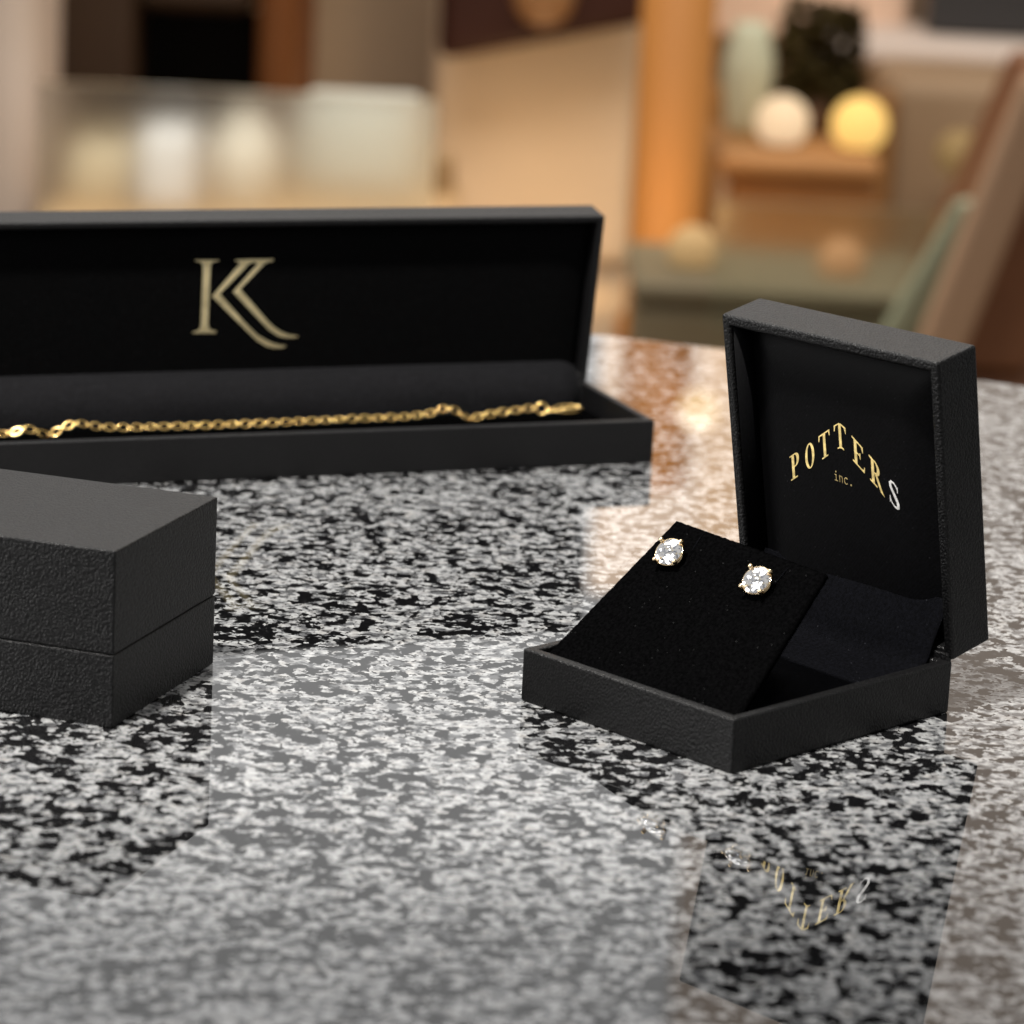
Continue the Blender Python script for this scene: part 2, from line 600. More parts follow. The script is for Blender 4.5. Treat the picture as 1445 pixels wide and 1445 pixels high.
def curve(P, t):
    """Catmull-Rom through P"""
    n = len(P) - 1
    x = min(max(t, 0), 0.99999) * n
    i = int(x)
    f = x - i
    p = [P[max(0, i - 1)], P[i], P[i + 1], P[min(n, i + 2)]]
    o = []
    for k in range(len(P[0])):
        a, b, c, d = (q[k] for q in p)
        o.append(0.5 * (2 * b + (c - a) * f + (2 * a - 5 * b + 4 * c - d) * f * f + (3 * b - a - 3 * c + d) * f ** 3))
    return o


BOL = [(0.0608, 0.0185), (0.0588, 0.0195), (0.0555, 0.0190), (0.0522, 0.0168), (0.0498, 0.0135), (0.0486, 0.0100), (0.0482, 0.0052)]


def bol(a, b):
    w = 0.0034 + b * (LLEN - 0.0068)
    e = min(b, 1 - b) * (LLEN - 0.0068)
    k = min(1, e / 0.006)
    k = 1 - (1 - k) ** 2
    u, z = curve(BOL, a)
    wob = 0.0005 * math.sin(w * 70 + a * 3) + 0.0003 * math.sin(w * 171 + 1)
    return Vector((u + (1 - k) * 0.004 * a + wob * a * (1 - a) * 3, w, z - (1 - k) * 0.0025 * (1 - a)))


bm = bmesh.new()
grid(bm, 24, 90, bol)
link('hinge_flap', bm, M_BOLSTER, lb, smooth=True)

# ------------------------------------------------------------------ gold bracelet lying in the long box
CH = [(195.47, 6.48), (189.28, 6.9), (186.17, 6.79), (183.07, 7.94), (179.52, 7.61), (176.37, 6.23), (174.69, 5.96), (173.03, 6.75), (170.53, 8.15), (166.77, 9.29), (163.18, 8.53), (157.88, 7.71), (147.24, 7.35), (125.73, 7.25), (103.89, 7.38), (81.72, 7.72), (68.24, 7.71), (61.01, 8.13), (57.41, 8.67), (53.59, 9.87), (50.15, 9.54), (46.62, 7.43), (44.51, 6.48), (40.87, 7.24), (36.3, 7.98), (32.85, 8.31), (28.25, 8.83), (24.78, 9.16)]
rz = Matrix.Rotation(LA, 3, 'Z')


def L2W(p):
    return rz @ Vector(p) + Vector((LX, LY, 0))


br = empty('gold_bracelet', L2W((0.038, 0.12, LFL)), LA)
tag(br, 'thin yellow gold cable chain bracelet lying inside the long open black box', 'bracelet')
CU = 0.038


def b_loc(w, z, du=0.0):
    return Vector((du, w - 0.12, z - LFL))


# even arc-length walk along the chain
pts = [Vector((w / 1000, z / 1000, 0)) for w, z in CH]
fine = [Vector((*curve([(p.x, p.y) for p in pts], i / 600), 0)) for i in range(601)]
PITCH_L = 0.00207
walk, acc, last = [fine[-1]], 0.0, fine[-1]
for p in fine[::-1][1:]:
    while (p - last).length + acc >= PITCH_L:
        d = (p - last)
        need = PITCH_L - acc
        last = last + d.normalized() * need
        acc = 0.0
        walk.append(last.copy())
    acc += (p - last).length
    last = p


def oval(length, width, r, n=28, m=8):
    bm = bmesh.new()
    a, b = length / 2 - r, width / 2 - r
    P = []
    for i in range(n):
        t = 2 * math.pi * i / n
        c_, s_ = math.cos(t), math.sin(t)
        P.append(Vector((a * math.copysign(abs(c_) ** 0.85, c_), b * math.copysign(abs(s_) ** 0.85, s_), 0)))
    tube(bm, P, r, m, True)
    return bm


first = link('link', oval(0.0038, 0.0027, 0.00031), M_GOLD, br, smooth=True)
narrow = link('link', oval(0.0018, 0.0012, 0.00026), M_GOLD, br, smooth=True)
# vector towards the front of the box and up, as the flat links lean
lean = Vector((-0.72, 0.0, 0.69)).normalized()
for i in range(len(walk) - 1):
    if i > 97:
        break
    p, q = walk[i], walk[i + 1]
    src = first if i % 2 == 0 else narrow
    o = src if i < 2 else src.copy()
    if i >= 2:
        COL.objects.link(o)
        o.parent = br
    T_ = Vector((0, q.x - p.x, q.y - p.y)).normalized()
    ang = rnd.uniform(-0.28, 0.28) + (0 if i % 2 == 0 else 1.45)
    nrm = (lean - T_ * lean.dot(T_)).normalized()
    nrm = Matrix.Rotation(ang, 3, T_) @ nrm
    B_ = nrm.cross(T_)
    mm = Matrix((T_, B_, nrm)).transposed().to_4x4()
    mid = (p + q) / 2
    mm.translation = b_loc(mid.x, mid.y, rnd.uniform(-0.00015, 0.00015))
    o.matrix_local = mm


def ring_at(name, w, z, R, r, n_, parent, mat_):
    bm = bmesh.new()
    N = Vector(n_).normalized()
    A = N.orthogonal().normalized()
    B = N.cross(A)
    c = b_loc(w, z)
    tube(bm, [c + (A * math.cos(2 * math.pi * k / 32) + B * math.sin(2 * math.pi * k / 32)) * R for k in range(32)], r, 10, True)
    return link(name, bm, mat_, parent, smooth=True)


ring_at('jump_ring', 0.02150, 0.00883, 0.00170, 0.00042, (-0.95, 0.25, 0.3), br, M_GOLD)
ring_at('end_ring', 0.0188, 0.0083, 0.00085, 0.00035, (-0.3, 0.2, 0.9), br, M_GOLD)
# lobster clasp: a flat hooked body and its lever
bm = bmesh.new()
C0 = Vector((0, 0.0180 - 0.12, 0.0081 - LFL))


def clasp_pt(t):
    a = math.radians(200 + 320 * t)
    return C0 + Vector((0.0019 * math.sin(a) * 1.0, -0.0049 + 0.0047 * math.cos(a) * -1.0, 0.0004 + 0.0007 * math.sin(a)))


tube(bm, [clasp_pt(i / 36) for i in range(37)], lambda t: 0.00062 - 0.0002 * t, 10)
link('clasp', bm, M_GOLD, br, smooth=True)
bm = bmesh.new()
tube(bm, [C0 + Vector((-0.0017, -0.0015 - 0.0075 * t, 0.00055 + 0.0002 * t)) for t in (0, .25, .5, .75, 1)], lambda t: 0.0005 + 0.00035 * math.sin(math.pi * min(1, t * 1.1)), 8)
link('clasp_lever', bm, M_GOLD, br, smooth=True)

# ------------------------------------------------------------------ earring box
EX, EY, EA, ED, EH, ELH, ELT, ELA = 0.0498716, 0.6814549, 0.7840271, 0.0747483, 0.0124238, 0.0728899, 0.0136741, -0.1990009
EW = 0.065
eb = empty('earring_box', (EX, EY, 0), EA)
tag(eb, 'square open black box with the gold word POTTERS inside its raised lid', 'jewellery box', 'black jewellery boxes')
bm = bmesh.new()
open_box(bm, ED, EW, EH, 0.0027, 0.0015)
link('tray', bm, M_LEATH, eb, bevel=0.0006, seg=3)
bm = bmesh.new()
box(bm, (ED - 0.0012, 0.0008, EH - 0.004), (ED + 0.0006, EW - 0.0008, EH + 0.0016))
link('hinge', bm, M_LEATH, eb, bevel=0.0004)
es, ec = math.sin(ELA), math.cos(ELA)


def ET(u, w, t):
    return Vector((ED + u * es + t * ec, w, EH + u * ec - t * es))


bm = bmesh.new()
open_box(bm, ELH, EW, ELT, 0.0026, 0.0015, lambda p: ET(p.x, p.y, ELT - p.z))
link('lid', bm, M_LEATH, eb, bevel=0.0007, seg=3)


def e_lin(w, u):
    a = min(w - 0.0026, EW - 0.0026 - w, ELH - 0.0026 - u, 0.014)
    a = max(a, 0) / 0.014
    return 0.0075 - 0.0035 * (1 - (1 - a) ** 2.2)


bm = bmesh.new()
q0, qh, qw = 0.0026, ELH - 0.0052, EW - 0.0052
grid(bm, 40, 40, lambda a, b: ET(q0 + a * qh, q0 + b * qw, e_lin(q0 + b * qw, q0 + a * qh)))
for a_, b_ in (((q0, q0, 0.0009), (q0 + qh, q0 + 0.0003, 0.0115)), ((q0, q0 + qw - 0.0003, 0.0009), (q0 + qh, q0 + qw, 0.0115)), ((q0 + qh - 0.0003, q0 + 0.0003, 0.0009), (q0 + qh, q0 + qw - 0.0003, 0.0115))):
    box(bm, a_, b_, lambda p: ET(p.x - 0.00001 * (p.x > 0.03), p.y, p.z))
elin = link('lid_lining', bm, M_SATIN, eb, smooth=True)

# lettering
G = {}
sf = 0.055
G['P'] = (0.46, [rectp(.12, 0, .235, 1), rectp(.03, 0, .36, sf), rectp(.03, 1 - sf, .3, 1),
                 [(.2, 1), (.2, .46)] + ell(.27, .73, .2, .27, -90, 90, 18)],
          [[(.235, .95), (.235, .51)] + ell(.265, .73, .095, .22, -90, 90, 18)])
G['O'] = (0.50, [ell(.25, .5, .215, .51)], [ell(.25, .5, .11, .455)])
G['T'] = (0.56, [rectp(.225, 0, .335, 1), rectp(.14, 0, .42, sf), rectp(.02, 1 - sf, .54, 1),
                 [(.02, 1), (.02, .76), (.045, .76), (.085, .945), (.13, .96)], [(.54, 1), (.54, .76), (.515, .76), (.475, .945), (.43, .96)]], [])
G['E'] = (0.56, [rectp(.10, 0, .215, 1), rectp(.02, 0, .5, sf), rectp(.02, 1 - sf, .48, 1), rectp(.2, .49, .36, .54),
                 [(.48, 1), (.48, .77), (.455, .77), (.415, .93), (.36, .96)], [(.5, 0), (.535, .25), (.51, .25), (.455, .08), (.38, .04)],
                 [(.36, .40), (.36, .63), (.335, .63), (.31, .53), (.31, .5), (.335, .40)]], [])
G['R'] = (0.60, [rectp(.10, 0, .215, 1), rectp(.02, 0, .32, sf), rectp(.02, 1 - sf, .28, 1),
                 [(.18, 1), (.18, .48)] + ell(.25, .74, .2, .26, -90, 90, 18), [(.22, .52), (.33, .52), (.56, .0), (.62, -.04), (.46, -.02)]],
          [[(.215, .95), (.215, .53)] + ell(.245, .74, .095, .21, -90, 90, 18)])
sp_ = [(.40, .80), (.36, .91), (.26, .97), (.15, .94), (.095, .82), (.11, .69), (.20, .57), (.31, .44), (.40, .31), (.405, .16), (.34, .06), (.23, .03), (.12, .09), (.07, .22)]
G['S'] = (0.48, [stroke(sp_, [.03, .05, .06, .07, .09, .11, .13, .14, .12, .10, .075, .06, .05, .03]),
                 [(.415, 1.0), (.415, .73), (.39, .73), (.37, .86)], [(.055, 0), (.055, .29), (.08, .29), (.105, .14)]], [])
LET = [('P', .04856, .03651), ('O', .04347, .04021), ('T', .03864, .04390), ('T', .03364, .04707), ('E', .02833, .04359), ('R', .02328, .03973), ('S', .01827, .03589)]
LHGT = 0.0062
for i, (chh, wc, uc) in enumerate(LET):
    wd, adds, subs = G[chh]
    sh = 0.74 if i < 3 else (-0.78 if i > 3 else 0)

    def fmap(x, y, h, wd=wd, wc=wc, uc=uc, sh=sh, i=i):
        X = (x - wd / 2) * LHGT * 1.10
        Y = (y - 0.5) * LHGT + sh * X
        if i == 3:
            Y -= 0.62 * abs(X) - 0.0004
        return ET(uc + Y, wc - X, e_lin(wc - X, uc + Y) - 0.00006 - h)
    o = link('letter', flat_shape(adds, subs, fmap, 0.00008), M_FOILGLINT if i == 6 else M_FOIL, elin)
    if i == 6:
        o['label'] = 'letter S in gold foil, white glint painted in'

ic = [('i', [rectp(.26, 0, .34, .62), rectp(.12, .55, .34, .62), rectp(.10, 0, .52, .07), rectp(.25, .82, .36, .95)], []),
      ('n', [rectp(.08, 0, .16, .65), stroke([(.12, .45), (.2, .58), (.32, .62), (.43, .55), (.46, .4), (.46, 0)], .06)], []),
      ('c', [stroke([(.48, .54), (.38, .62), (.24, .62), (.12, .5), (.09, .32), (.12, .14), (.24, .03), (.38, .03), (.48, .1)], .075)], []),
      ('.', [rectp(.22, 0, .38, .16)], [])]
all_a, all_s = [], []
for n_, (chh, adds, subs) in enumerate(ic):
    all_a += [[(x + n_ * .64, y) for x, y in P] for P in adds]


def imap(x, y, h):
    w0, w1, u0, u1 = .03634, .03075, .03565, .03515
    X = x / 2.4
    w = w0 + (w1 - w0) * X
    u = u0 + (u1 - u0) * X + y * 0.0026
    return ET(u, w, e_lin(w, u) - 0.00006 - h)


link('small_lettering', flat_shape(all_a, all_s, imap, 0.00006), M_FOILDIM, elin)

bm = bmesh.new()
box(bm, (0.00271, 0.00271, 0.0016), (ED - 0.00271, EW - 0.00271, 0.0055))
link('tray_lining', bm, M_VELVET, eb)
# satin flap from the lid into the tray
FL = [(0.0778, 0.0252), (0.0765, 0.0226), (0.0745, 0.0190), (0.0726, 0.0155), (0.0712, 0.0122), (0.0690, 0.0098), (0.0640, 0.0084), (0.0540, 0.0076), (0.040, 0.0070), (0.024, 0.0062), (0.008, 0.0058)]


def flap(a, b):
    u, z = curve(FL, a)
    w = 0.0046 + b * 0.0565
    wob = 0.0005 * math.sin(b * 9 + a * 4) * math.sin(math.pi * min(1, a * 1.3))
    return Vector((u + wob, w, z + 0.3 * wob))


bm = bmesh.new()
grid(bm, 40, 40, flap)
fo = link('hinge_flap', bm, M_FLAP, eb, smooth=True)
sm = fo.modifiers.new('thick', 'SOLIDIFY')
sm.thickness = 0.0004
# velvet pad: sloping card the studs are pinned in
PA, PB = Vector((0.0030, 0, 0.00987)), Vector((0.0430, 0, 0.03755))
pd = (PB - PA).normalized()
pn = Vector((-pd.z, 0, pd.x))


def pad_pt(a, b, d):
    """a up the slope 0..1, b across 0..1, d depth"""
    w0 = 0.0030 + (0.0117 - 0.0030) * a
    w1 = 0.0619 + (0.0594 - 0.0619) * a
    p = PA + (PB - PA) * a - Vector((0.0018, 0, 0.0016)) * (a * (1 - b))
    rough_ = 0.00012 * noise.noise(Vector((a * 40, b * 40, d * 900)))
    e = min(a * 2, 1 - a, b, 1 - b) * 40
    rnd_ = 0.0 if e > 1 else -0.0003 * (1 - e) ** 2
    return Vector((p.x, w0 + (w1 - w0) * b, p.z)) + pn * (rough_ + (rnd_ if d == 0 else 0) - d) + Vector((0, 0, rough_))


bm = bmesh.new()
g1 = grid(bm, 50, 60, lambda a, b: pad_pt(a, b, 0.0))
g2 = grid(bm, 50, 60, lambda a, b: pad_pt(a, b, 0.0016))


def rim(g):
    return [g[i][0] for i in range(51)] + [g[50][j] for j in range(1, 61)] + [g[i][60] for i in range(49, -1, -1)] + [g[0][j] for j in range(59, 0, -1)]


ra, rb = rim(g1), rim(g2)
for i in range(len(ra)):
    j = (i + 1) % len(ra)
    bm.faces.new((ra[i], ra[j], rb[j], rb[i]))
# the card folds back and down behind its top edge
pad = link('earring_pad', bm, M_VELVET, eb, smooth=True)
bm = bmesh.new()
hexa(bm, [(0.0460, 0.0330, 0.0056), (0.0476, 0.0330, 0.0056), (0.0476, 0.0560, 0.0056), (0.0460, 0.0560, 0.0056),
          (0.0418, 0.0330, 0.0353), (0.0434, 0.0330, 0.0353), (0.0434, 0.0560, 0.0353), (0.0418, 0.0560, 0.0353)])
link('pad_support', bm, M_VELVET, eb)


def pad_at(u, w, lift):
    t = (u - PA.x) / pd.x
    return Vector((u, w, PA.z + pd.z * t)) + pn * lift


# pin slits in the velvet
for (ua, wa), (ub, wb) in (((0.04182, 0.0496), (0.0366, 0.04849)), ((0.03957, 0.02149), (0.0345, 0.02132))):
    bm = bmesh.new()
    tube(bm, [pad_at(ua + (ub - ua) * t, wa + (wb - wa) * t, 0.00002) for t in (0, .33, .66, 1)], lambda t: 0.00004 + 0.00012 * math.sin(math.pi * t), 6)
    link('pin_slit', bm, M_FLAP, pad, smooth=True)

# ------------------------------------------------------------------ stud earrings
ez = Matrix.Rotation(EA, 3, 'Z')


def E2W(p):
    return ez @ Vector(p) + Vector((EX, EY, 0))


def gem_mesh():
    """one faceted dome: rings of small tilted facets, as in a cluster of pave stones"""
    bm = bmesh.new()
    rings = [[bm.verts.new((0, 0, 0.00075))]]
    for k in range(1, 7):
        n = 5 * k + 1
        r = 0.0029 * k / 6
        o = rnd.uniform(0, 1)
        rings.append([bm.verts.new((r * math.cos(2 * math.pi * (q + o) / n) + (rnd.uniform(-.12, .12) * 0.0005 if k < 6 else 0),
                                    r * math.sin(2 * math.pi * (q + o) / n) + (rnd.uniform(-.12, .12) * 0.0005 if k < 6 else 0),
                                    0.00075 * (1 - (k / 6) ** 2) + (rnd.uniform(-1, 1) * 0.00011 if k < 6 else 0))) for q in range(n)])
    vs = [v for r in rings for v in r]
    V, _, Fs, *_ = delaunay_2d_cdt([Vector((v.co.x, v.co.y)) for v in vs], [], [], 0, 1e-9)
    for t in Fs:
        bm.faces.new([vs[q] for q in t])
    girdle = rings[-1]
    low = [bm.verts.new((v.co.x * 0.7, v.co.y * 0.7, -0.0009)) for v in girdle]
    for q in range(len(girdle)):
        w_ = (q + 1) % len(girdle)
        bm.faces.new((girdle[q], low[q], low[w_], girdle[w_]))
    return bm


def circ(R, z, n=40):
    return [Vector((R * math.cos(2 * math.pi * k / n), R * math.sin(2 * math.pi * k / n), z)) for k in range(n)]


def make_stud():
    s = empty('stud_earring', (0, 0, 0))
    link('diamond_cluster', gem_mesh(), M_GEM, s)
    bm = bmesh.new()
    tube(bm, circ(0.00302, -0.0002), 0.00013, 8, True)
    link('bezel', bm, M_PALEGOLD, s, smooth=True)
    bm = bmesh.new()
    lathe(bm, [(0.0, -0.0009), (0.0027, -0.0007), (0.0028, -0.0003), (0.0, -0.0002)], 32)
    link('gallery_plate', bm, M_PALEGOLD, s, smooth=True)
    for k in range(4):
        a = math.radians(22 + 90 * k)
        d = Vector((math.cos(a), math.sin(a), 0))
        bm = bmesh.new()
        tube(bm, [d * 0.0011 + Vector((0, 0, -0.0030)), d * 0.0024 + Vector((0, 0, -0.0019)), d * 0.0033 + Vector((0, 0, -0.0006)),
                  d * 0.0034 + Vector((0, 0, 0.0003)), d * 0.0031 + Vector((0, 0, 0.00062))], lambda t: 0.00034 + 0.0001 * (t > .7), 10)
        ball = bmesh.ops.create_uvsphere(bm, u_segments=12, v_segments=8, radius=0.00052)
        bmesh.ops.translate(bm, verts=ball['verts'], vec=d * 0.00325 + Vector((0, 0, 0.0005)))
        link('prong', bm, M_PALEGOLD, s, smooth=True)
    bm = bmesh.new()
    tube(bm, circ(0.0020, -0.0021), 0.0003, 8, True)
    link('basket_ring', bm, M_PALEGOLD, s, smooth=True)
    bm = bmesh.new()
    tube(bm, [Vector((0, 0, -0.0012)), Vector((0, 0, -0.0075))], 0.0004, 8)
    link('post', bm, M_PALEGOLD, s, smooth=True)
    return s


def pose(o, u, w, twist):
    pos = E2W(pad_at(u, w, 0.0029))
    n = (ez @ pn)
    tocam = (CAM - pos).normalized()
    z = (n + tocam * 0.8 + Vector((-0.35, 0, 0.1))).normalized()
    x = Vector((1, 0, 0))
    x = (x - z * x.dot(z)).normalized()
    mm = Matrix((x, z.cross(x), z)).transposed() @ Matrix.Rotation(twist, 3, 'Z')
    mm = (mm * 1.12).to_4x4()
    mm.translation = pos
    o.matrix_world = mm


s1 = make_stud()
tag(s1, 'diamond cluster stud with gold prongs nearer the left edge of the black velvet pad', 'earring', 'pair of stud earrings')
s2 = s1.copy()
COL.objects.link(s2)
for ch in s1.children:
    c = ch.copy()
    COL.objects.link(c)
    c.parent = s2
tag(s2, 'diamond cluster stud on the right of the velvet pad, nearer the raised lid', 'earring', 'pair of stud earrings')
pose(s1, 0.0336, 0.0511, 0.1)
pose(s2, 0.0331, 0.0237, -0.05)

# ------------------------------------------------------------------ shop behind the counter, far out of focus


def slab(bm, px0, py0, px1, py1, Y, depth, down=False):
    a, b = at(px0, (py0 + py1) / 2, Y), at(px1, (py0 + py1) / 2, Y)
    t, u = at((px0 + px1) / 2, py0, Y), at((px0 + px1) / 2, py1, Y)
    z0 = FLOOR if down else u.z
    return box(bm, (a.x, Y, z0), (b.x, Y + depth, t.z))


def part(name, m, parent, *rects, bevel=0.0):
    bm = bmesh.new()
    for r in rects:
        slab(bm, *r[:6], **(r[6] if len(r) > 6 else {}))
    o = link(name, bm, m, None, bevel=bevel, seg=4)
    if parent is not None:
        o.parent = parent
        o.matrix_parent_inverse = Matrix.Translation(-Vector(parent.location))
    return o


def thing(name, px, Y, label, cat, group=None, z=FLOOR):
    p = at(px, 400, Y)
    return tag(empty(name, (p.x, Y, z)), label, cat, group)


D = dict(down=True)
# pale pillar at the left edge
o = part('pillar', noisy('pale plaster', lin(176, 160, 146), lin(186, 170, 158), 3), None, (-140, -1700, 58, 300, 5.2, 0.35, D), bevel=0.06)
tag(o, 'pale mauve beige pillar at the far left of the blurred background', 'pillar')
# dark wooden cabinet
cab = thing('dark_cabinet', 250, 5.9, 'tall dark brown wooden cabinet behind the long box, beside the pale pillar', 'cabinet')
part('body', noisy('dark walnut', lin(52, 36, 22), lin(66, 46, 30), 8, 0.5, (1, 1, 0.2)), cab, (66, -900, 200, 240, 5.9, 0.5, D), (200, -900, 375, 20, 5.9, 0.5), (200, 180, 375, 240, 5.9, 0.5, D), bevel=0.03)
part('door', mat('dark panel', lin(16, 13, 10), 0.8, spec=0.1), cab, (195, 15, 380, 185, 6.05, 0.05))
part('stile', noisy('chestnut wood', lin(98, 54, 20), lin(110, 64, 26), 8, 0.5, (1, 1, 0.2)), cab, (372, -900, 432, 240, 5.86, 0.5, D), bevel=0.05)
# tan low counter with things on it
low = thing('display_counter', 340, 5.0, 'tan display counter with a frosted glass front behind the long box', 'counter')
part('worktop', noisy('tan laminate', lin(186, 152, 110), lin(196, 164, 122), 4), low, (40, 330, 640, 348, 5.0, 0.6), bevel=0.01)
part('front_panel', noisy('tan panel', lin(160, 126, 88), lin(170, 136, 96), 4), low, (50, 348, 630, 460, 5.03, 0.5, D))
part('back_panel', noisy('tan back panel', lin(150, 122, 86), lin(160, 132, 96), 4), low, (70, 204, 640, 330, 5.5, 0.05), bevel=0.02)
M_FROST = mat('frosted glass', (0.93, 0.95, 0.92), 0.42, spec=0.3)
for k_, v_ in (('Transmission Weight', 1.0), ('IOR', 1.25)):
    M_FROST.node_tree.nodes['Principled BSDF'].inputs[k_].default_value = v_
M_FROST2 = M_FROST.copy()
M_FROST2.name = 'greenish frosted glass'
M_FROST2.node_tree.nodes['Principled BSDF'].inputs['Base Color'].default_value = (0.90, 0.95, 0.90, 1)
M_FROST2.node_tree.nodes['Principled BSDF'].inputs['Roughness'].default_value = 0.27
part('front_glass', M_FROST, low, (52, 128, 612, 348, 4.9, 0.008), bevel=0.002)
q_ = at(330, 150, 4.98)
lamp('pale_block_fill', 'AREA', (q_.x, 4.98, q_.z + 0.06), 0.6, (1, 0.97, 0.92), (q_.x, 5.25, q_.z - 0.12), shape='RECTANGLE', size=0.6, size_y=0.04)  # added light that brightens the pale things behind the glass
low_top = at(340, 330, 5.0).z


def stand_box(name, m, px0, py0, px1, Y, depth, label, cat, bev=0.03, group=None):
    a, b = at(px0, (py0 + 330) / 2, Y), at(px1, (py0 + 330) / 2, Y)
    t = at((px0 + px1) / 2, py0, Y)
    bm = bmesh.new()
    box(bm, (a.x, Y, low_top + 0.001), (b.x, Y + depth, t.z))
    return tag(link(name, bm, m, None, bevel=bev, seg=5), label, cat, group)


stand_box('display_block', mat('cream card', lin(212, 196, 164), 0.8), 92, 212, 186, 5.2, 0.15, 'cream block on the tan low counter beside the pale pillar', 'display block', 0.02, 'display blocks on the low counter')
stand_box('display_block', mat('white card', lin(222, 220, 218), 0.8), 190, 186, 272, 5.15, 0.15, 'white block on the tan low counter left of the round white vase', 'display block', 0.025, 'display blocks on the low counter')
stand_box('frosted_case', mat('frosted pale green glass', lin(212, 214, 204), 0.5), 412, 146, 596, 5.42, 0.2, 'large pale green frosted glass case on the right end of the tan low counter', 'display case', 0.03)
c = at(338, 232, 5.15)
bm = bmesh.new()
R_ = 0.056
h = c.z - low_top
lathe(bm, [(0, 0.001), (0.035, 0.001), (0.043, 0.015), (R_, h), (R_ * .8, h + 0.035), (0.025, h + 0.06), (0.028, h + 0.07), (0.0, h + 0.07)], 32)
o = link('vase', bm, mat('white ceramic', lin(218, 210, 194), 0.5), None, smooth=True)
o.location = (c.x, 5.25, low_top)
tag(o, 'round white vase between the white block and the pale green glass case', 'vase')

# dark slanting board over the tan partition
bm = bmesh.new()
a, b = at(616, 88, 6.3), at(936, 30, 6.3)
hexa(bm, [(a.x, 6.3, a.z), (b.x, 6.3, b.z), (b.x, 6.36, b.z), (a.x, 6.36, a.z),
          (a.x, 6.3, a.z + 0.7), (b.x, 6.3, b.z + 0.7), (b.x, 6.36, b.z + 0.7), (a.x, 6.36, a.z + 0.7)])
o = tag(link('dark_board', bm, noisy('dark red mahogany', lin(46, 16, 4), lin(54, 22, 8), 6), None, bevel=0.03), 'dark mahogany board with a slanting lower edge above the tan partition', 'board')
c = at(768, -8, 6.24)
bm = bmesh.new()
lathe(bm, [(0, -0.02), (0.05, -0.015), (0.06, 0.0), (0.05, 0.015), (0, 0.02)], 32, lambda p: Vector((p.x, p.z, p.y)))
o = link('round_plaque', bm, mat('tan brass plaque', lin(140, 100, 62), 0.5), None, smooth=True)
o.location = c
tag(o, 'round tan plaque hanging on the dark mahogany board', 'plaque')
o = part('partition', noisy('tan fabric panel', lin(200, 178, 152), lin(210, 188, 162), 3, 0.9), None, (606, -120, 902, 460, 6.45, 0.08, D), bevel=0.03)
tag(o, 'tan partition wall between the glass case and the glowing orange column', 'partition')
p = at(768, 330, 5.9)
lamp('partition_glow', 'POINT', (p.x, 6.1, p.z - 0.03), 3.0, (1, 0.74, 0.44), shadow_soft_size=0.05)

# glowing orange column
c = at(948, 250, 5.4)
bm = bmesh.new()
lathe(bm, [(0.0, 0), (0.075, 0), (0.075, 0.08), (0.062, 0.1), (0.062, 2.0), (0.0, 2.0)], 40)
o = link('wooden_column', bm, noisy('honey wood', lin(172, 114, 54), lin(186, 126, 64), 6, 0.5, (1, 1, 0.2)), None, smooth=True)
o.location = (c.x, 5.5, FLOOR)
o_col = o
tag(o, 'round honey coloured wooden column glowing orange right of the long box', 'column')
p = at(938, 285, 5.1)
lamp('column_light', 'POINT', (p.x - 0.02, 5.26, p.z - 0.04), 1.1, (1, 0.66, 0.28), shadow_soft_size=0.08)

bm = bmesh.new()
sp = bmesh.ops.create_uvsphere(bm, u_segments=24, v_segments=16, radius=0.034)
bmesh.ops.translate(bm, verts=sp['verts'], vec=(0.068, -0.13, 1.84))
sg = mat('lit sconce', (0.6, 0.6, 0.6), 0.5)
sg.node_tree.nodes['Principled BSDF'].inputs['Emission Color'].default_value = (1, 0.66, 0.30, 1)
sg.node_tree.nodes['Principled BSDF'].inputs['Emission Strength'].default_value = 2.2
link('sconce', bm, sg, o_col, smooth=True)
# console with plant, vase and lamps
con = thing('console', 1125, 5.5, 'brown wooden console under the two bright globe lamps', 'console')
part('worktop', noisy('honey worktop', lin(168, 120, 72), lin(178, 130, 82), 6), con, (1012, 222, 1246, 252, 5.5, 0.4), bevel=0.015)
part('body', noisy('oak body', lin(160, 108, 62), lin(170, 120, 72), 6, 0.5, (1, 1, 0.3)), con, (1022, 252, 1238, 440, 5.53, 0.36, D), bevel=0.02)
part('back_panel', noisy('amber back panel', lin(150, 104, 56), lin(160, 114, 64), 4), con, (990, 128, 1256, 440, 5.98, 0.03, D), bevel=0.01)
con_top = at(1125, 222, 5.5).z


def glow(name, col, strength):
    m = mat(name, tuple(c * 0.5 for c in col), 0.6, spec=0.2)
    p_ = m.node_tree.nodes['Principled BSDF']
    p_.inputs['Emission Color'].default_value = (*col, 1)
    p_.inputs['Emission Strength'].default_value = strength
    return m


M_BRASS = mat('brass', (0.55, 0.40, 0.18), 0.35, 1.0)


def globe_lamp(px, py, Y, r_px, base_z, col, strength, label):
    c = at(px, py, Y)
    r = r_px / F_PX * (Y - 0.0)
    t = tag(empty('globe_lamp', (c.x, Y, base_z)), label, 'lamp', 'globe lamps in the shop behind')
    h = c.z - base_z
    bm = bmesh.new()
    sp = bmesh.ops.create_uvsphere(bm, u_segments=32, v_segments=20, radius=r)
    bmesh.ops.translate(bm, verts=sp['verts'], vec=(0, 0, h))
    link('globe', bm, glow('lit globe', col, strength), t, smooth=True)
    bm = bmesh.new()
    lathe(bm, [(0, 0.001), (0.03, 0.001), (0.028, 0.012), (0.006, 0.018), (0.006, max(0.02, h - r * .97)), (0, max(0.02, h - r * .97))], 20)
    link('stem', bm, M_BRASS, t, smooth=True)
    return t


